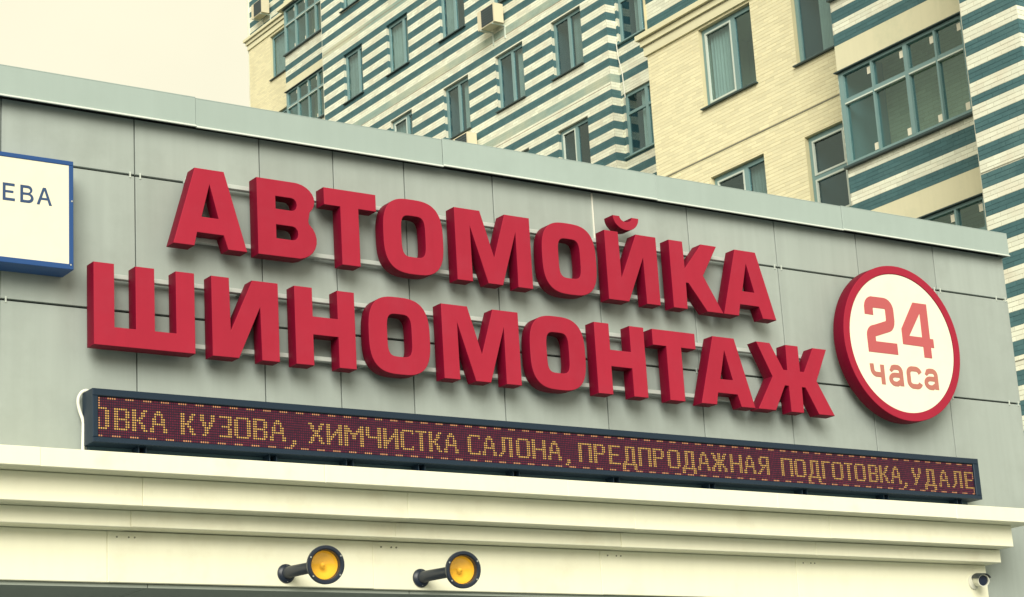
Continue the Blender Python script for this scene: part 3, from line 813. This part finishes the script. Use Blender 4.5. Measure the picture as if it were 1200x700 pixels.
# its end facing the camera and the set back strip beside it
wall('end_wall', mapY(37.68), False, SX, 30.06, 0, 36, [], stripe_main, (14.0, 30.5), rng=4)
PR = mapX(30.06)
rops = [(34.2, 37.60, zt_-1.66, zt_) for zt_ in (16.66, 19.66, 22.66, 25.66)]
wall('recessed_wall', PR, True, 29.72, 37.68, 0, 36, rops, stripe_recess, (15.0, 24.5), .06, rng=5)
for (a, c, z_, zt_) in rops:
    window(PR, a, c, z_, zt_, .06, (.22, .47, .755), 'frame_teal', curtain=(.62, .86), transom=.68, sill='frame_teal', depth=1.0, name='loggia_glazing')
# yellow wing
YX = 24.45; PY = mapX(YX)
yops = [(26.61, 28.13, zt_-1.61, zt_) for zt_ in (10.74, 13.75, 16.75)] + [(24.30, 25.50, zt_-1.63, zt_) for zt_ in (10.70, 13.69, 16.70)]
wall('yellow_wall', PY, True, 17.9, 29.72, 0, 16.80, yops, yellow, (8.5, 16.80), .09, rng=6)
for i, (a, c, z_, zt_) in enumerate(yops):
    window(PY, a, c, z_, zt_, .09, (.40,) if i < 3 else (.2,), curtain=[None, (.02, .42), (.55, .95), None, None, (.35, .6)][i], room='room' if i != 2 else 'room_light',
           white_sash='frame_pale' if i in (1, 2, 4) else None, sash_at=1 if i != 4 else 1, transom=None if i != 4 else .52)
wall('yellow_side_wall', lambda a, o_, z: (a, 29.72+o_, z), True, YX, 30.06, 0, 20.5, [], yellow, (0, 0))
wall('striped_upper_wall', mapX(YX+.06), True, 17.9, 29.72, 17.25, 22.5, [], stripe_top, (17.25, 20.5), rng=8)
# drip groove on the yellow wall
m = MB(); pbox(m, PY, 23.44, 29.72, .001, .018, 14.165, 14.185); m.build('string_course', 'cornice_dark', ap)
def cornice(x, y0, y1, zb_, h):
    for i, (o_, za, zc, mt) in enumerate(((.05, 0, .17, 'cornice_stone'), (.06, .172, .19, 'cornice_line'), (.10, .192, .30, 'cornice_stone'), (.11, .302, .318, 'cornice_line'), (.17, .320, .42, 'cornice_stone'))):
        m = MB(); pbox(m, mapX(x), y0, y1+o_*.9, -.05, o_, zb_+za*h, zb_+zc*h); m.build('cornice_course', mt, ap)
cornice(YX, 23.45, 29.72, 16.80, 1.05)
# glazed loggias of the near bay
LX = 23.37; PL = mapX(LX)
lops = [(18.9, 23.385, z_, z_+1.64) for z_ in (6.32, 9.32, 12.32, 15.32)]
wall('loggia_parapet', PL, True, 18.86, 23.43, 0, 18.5, lops, stripe_loggia, (9.0, 16.0), .02, singles=0, rng=9)
def loggia(P, a0, a1, z0, z1, posts, thick, ztr, stickers=True, glass='glass_clear'):
    m = MB(); fo = .03
    pbox(m, P, a0, a1, -.07, fo, z0, z0+.06); pbox(m, P, a0, a1, -.07, fo, z1-.05, z1)
    pbox(m, P, a1-.10, a1, -.071, fo+.003, z0+.06, z1-.05); pbox(m, P, a0, a0+.06, -.071, fo+.003, z0+.06, z1-.05)
    ps = []
    for i, p in enumerate(posts):
        w_ = .085 if i in thick else .04
        pbox(m, P, p-w_/2, p+w_/2, -.071, fo+.003, z0+.06, z1-.05); ps.append((p-w_/2, p+w_/2))
    wo = m.build('loggia_glazing', 'frame_teal', ap)
    edges = [a0+.06]+[e for p in sorted(ps) for e in p]+[a1-.10]
    for i in range(0, len(edges), 2):
        p0, p1 = edges[i]+.001, edges[i+1]-.001
        if p1-p0 < .05: continue
        mm = MB(); pbox(mm, P, p0, p1, -.06, fo-.002, ztr-.035, ztr+.035); mm.build('transom', 'frame_teal', wo)
        mm = MB(); pbox(mm, P, p0, p1, -.03, fo+.012, ztr-.062, ztr-.037); mm.build('drip_strip', 'frame_pale', wo)
        for (s0, s1) in ((z0+.062, ztr-.064), (ztr+.037, z1-.052)):
            mm = MB(); pbox(mm, P, p0, p1, -.02, -.014, s0, s1); mm.build('pane', glass, wo)
        if stickers:
            mm = MB(); pbox(mm, P, p0+.02, p0+.12, -.0125, -.0115, z1-.22, z1-.10); mm.build('sticker', 'sticker', wo)
            mm = MB(); pbox(mm, P, p0+.02, p0+.13, -.0125, -.0115, z0+.09, z0+.21); mm.build('sticker', 'sticker', wo)
    mm = MB(); pbox(mm, P, a0-.02, a1+.04, -.02, .10, z1+.004, z1+.022); mm.build('top_flashing', 'flashing', wo)
    mm = MB(); pbox(mm, P, a0-.02, a1+.04, -.02, .09, z0-.045, z0-.006); mm.build('sill', 'flashing', wo)
    return wo
for (a, c, z_, zt_) in lops:
    loggia(PL, a, c, z_, zt_, [22.61, 21.83, 21.17, 20.55, 19.75], (1, 3), z_+1.12)
    # floor slab between the storeys
    m = MB(); pbox(m, PL, 18.9, 23.40, -1.07, -.02, z_-.95, z_-.75); m.build('loggia_floor', 'cream_plaster', ap)
m = MB(); pbox(m, PL, 23.40, 23.425, -1.07, -.005, 0, 18.5); m.build('loggia_end', 'frame_teal', ap)
# near pier on the right
PXX = 21.40
wall('pier_wall', mapX(PXX), True, 17.83, 18.85, 0, 18.5, [], stripe_pier, (5.0, 15.0), singles=11.6, rng=10)
wall('pier_end_wall', mapY(17.83), False, PXX, PXX+.32, 0, 18.5, [], stripe_pier, (5.0, 15.0), rng=11)
PQ = mapX(PXX+.32)
qops = [(14.6, 17.72, z_, z_+1.65) for z_ in (8.0, 11.0, 14.0)]
wall('recessed_wall', PQ, True, 13.9, 17.83, 0, 18.5, qops, stripe_pier, (6.0, 15.0), .06, rng=12)
for (a, c, z_, zt_) in qops: window(PQ, a, c, z_, zt_, .06, (.5, .84), transom=.68, sill='frame_teal', name='loggia_glazing')
m = MB(); m.box(PXX+.001, YX+.3, 18.851, 18.86, 0, 18.5); m.build('pier_side', 'mortar_white', ap)
# dark joint lines across the pier
for z_ in (10.50, 7.72):
    m = MB(); pbox(m, mapX(PXX), 17.835, 18.845, .001, .0065, z_-.009, z_+.009); m.build('string_course', 'cornice_dark', ap)
for z_ in (19.92, 22.87, 25.88):
    m = MB(); pbox(m, PS, 37.69, 51.95, .001, .0065, z_-.007, z_+.007); m.build('string_course', 'seam_brown', ap)
# down pipe in the corner of the set back strip
m = MB(); m.tube([(29.98, 37.62, 21.0), (29.98, 37.58, 20.6), (30.0, 37.50, 20.2), (30.0, 37.47, 19.75), (29.99, 37.44, 19.5)], .012, 8)
tag(m.build('hanging_cable', 'cable', smooth=50), 'pale cable hanging in the corner of the striped wing above a window', 'cable')
# far bay on the left
FX = 32.8; PF = mapX(FX)
fops = [(59.2, 61.0, z_, z_+1.66) for z_ in (25.8, 28.80)]
wall('yellow_wall', PF, True, 51.9, 62.65, 0, 30.62, fops, yellow, (25.0, 30.62), .09, rng=13)
for (a, c, z_, zt_) in fops: window(PF, a, c, z_, zt_, .09, (.25,), curtain=(.1, .98), room='room_light')
wall('striped_upper_wall', mapX(FX+.06), True, 51.9, 62.65, 31.0, 36, [], lambda z: 1 if ((z-31.0)/.42) % 1 < .5 else 0, (31.0, 33.5), rng=14)
cornice(FX, 57.98, 62.65, 30.55, 1.0)
FL = mapX(31.73)
gops = [(53.0, 57.92, z_, z_+1.63) for z_ in (22.43, 25.43, 28.44)]
wall('loggia_parapet', FL, True, 52.9, 57.97, 0, 36, gops, lambda z: (4 if (z-27.06) % 3.01 < .38 else (1 if .38 <= (z-27.06) % 3.01 < .58 or .81 <= (z-27.06) % 3.01 < 1.02 else 0)), (24.0, 31.5), .02, rng=15)
for (a, c, z_, zt_) in gops:
    loggia(FL, a, c, z_, zt_, [57.12, 56.40, 55.74, 55.0, 54.2], (0, 2), z_+1.08, True)
    m = MB(); pbox(m, FL, 53.0, 57.93, -1.05, -.02, z_-.95, z_-.75); m.build('loggia_floor', 'cream_plaster', ap)
m = MB(); pbox(m, FL, 57.935, 57.96, -1.06, -.005, 0, 36); m.build('loggia_end', 'frame_teal', ap)
m = MB(); pbox(m, FL, 57.0, 58.2, -.1, .16, 30.12, 30.24); m.build('cornice_course', 'cornice_stone', ap)
# masonry core behind the fronts
m = MB()
m.box(32.2, 44, 37.75, 51.9, 0, 35.9); m.box(31.6, 44, 29.8, 37.7, 0, 35.9); m.box(26.2, 44, 17.9, 29.65, 0, 22.4); m.box(34.5, 44, 51.95, 62.64, 0, 35.9); m.box(23.4, 44, 10, 17.85, 0, 18.4)
m.build('core', 'mortar_white', ap)
m = MB(); m.box(FX+.01, 34.6, 62.655, 62.75, 0, 36); m.box(SX+.01, 33, 51.965, 52.0, 0, 36); m.build('far_end_wall', 'brick_white', ap)
m = MB(); m.box(29.7, 44.1, 29.7, 52, 36.002, 36.3); m.build('roof', 'roof', ap)
m = MB(); m.box(21.35, 44.1, 13.9, 29.69, 22.502, 22.8); m.build('roof', 'roof', ap)
m = MB(); m.box(32.7, 44.1, 52.01, 62.8, 36.002, 36.3); m.build('roof', 'roof', ap)

# ------------------------------------------------------------------ air conditioners on the house
def ac(x, y, z, label):
    t = thing('air_conditioner', label, 'air conditioner', (x, y, z), 'air conditioners on the apartment building')
    w_, h_, d_ = .80, .54, .30; x0 = x-.12-d_
    MB().box(x0, x0+d_, y-w_/2, y+w_/2, z+.03, z+.03+h_).build('body', 'ac_body', t)
    m = MB(); m.box(x0-.012, x0-.001, y-w_/2+.05, y+w_/2-.2, z+.06, z+h_); g_ = m.build('grille', 'ac_grille', t)
    for k in range(7):
        m = MB(); zz = z+.10+k*.07; m.box(x0-.02, x0-.0125, y-w_/2+.05, y+w_/2-.2, zz, zz+.014); m.build('bar', 'ac_bar', g_)
    for s in (-1, 1):
        yy = y+s*.28
        m = MB(); m.box(x0, x-.001, yy-.02, yy+.02, z, z+.028); m.box(x-.03, x-.001, yy-.02, yy+.02, z-.35, z-.001)
        m.build('bracket', 'frame_pale', t)
ac(SX, 42.35, 23.13, 'beige air conditioner high on the striped wall above the window row')
ac(SX, 47.1, 26.62, 'air conditioner on the striped wall at the top edge of the picture')
ac(SX, 43.95, 19.98, 'air conditioner on the striped wall just above the car wash coping')
ac(FX+.06, 61.3, 31.32, 'air conditioner at the far left end of the apartment building')
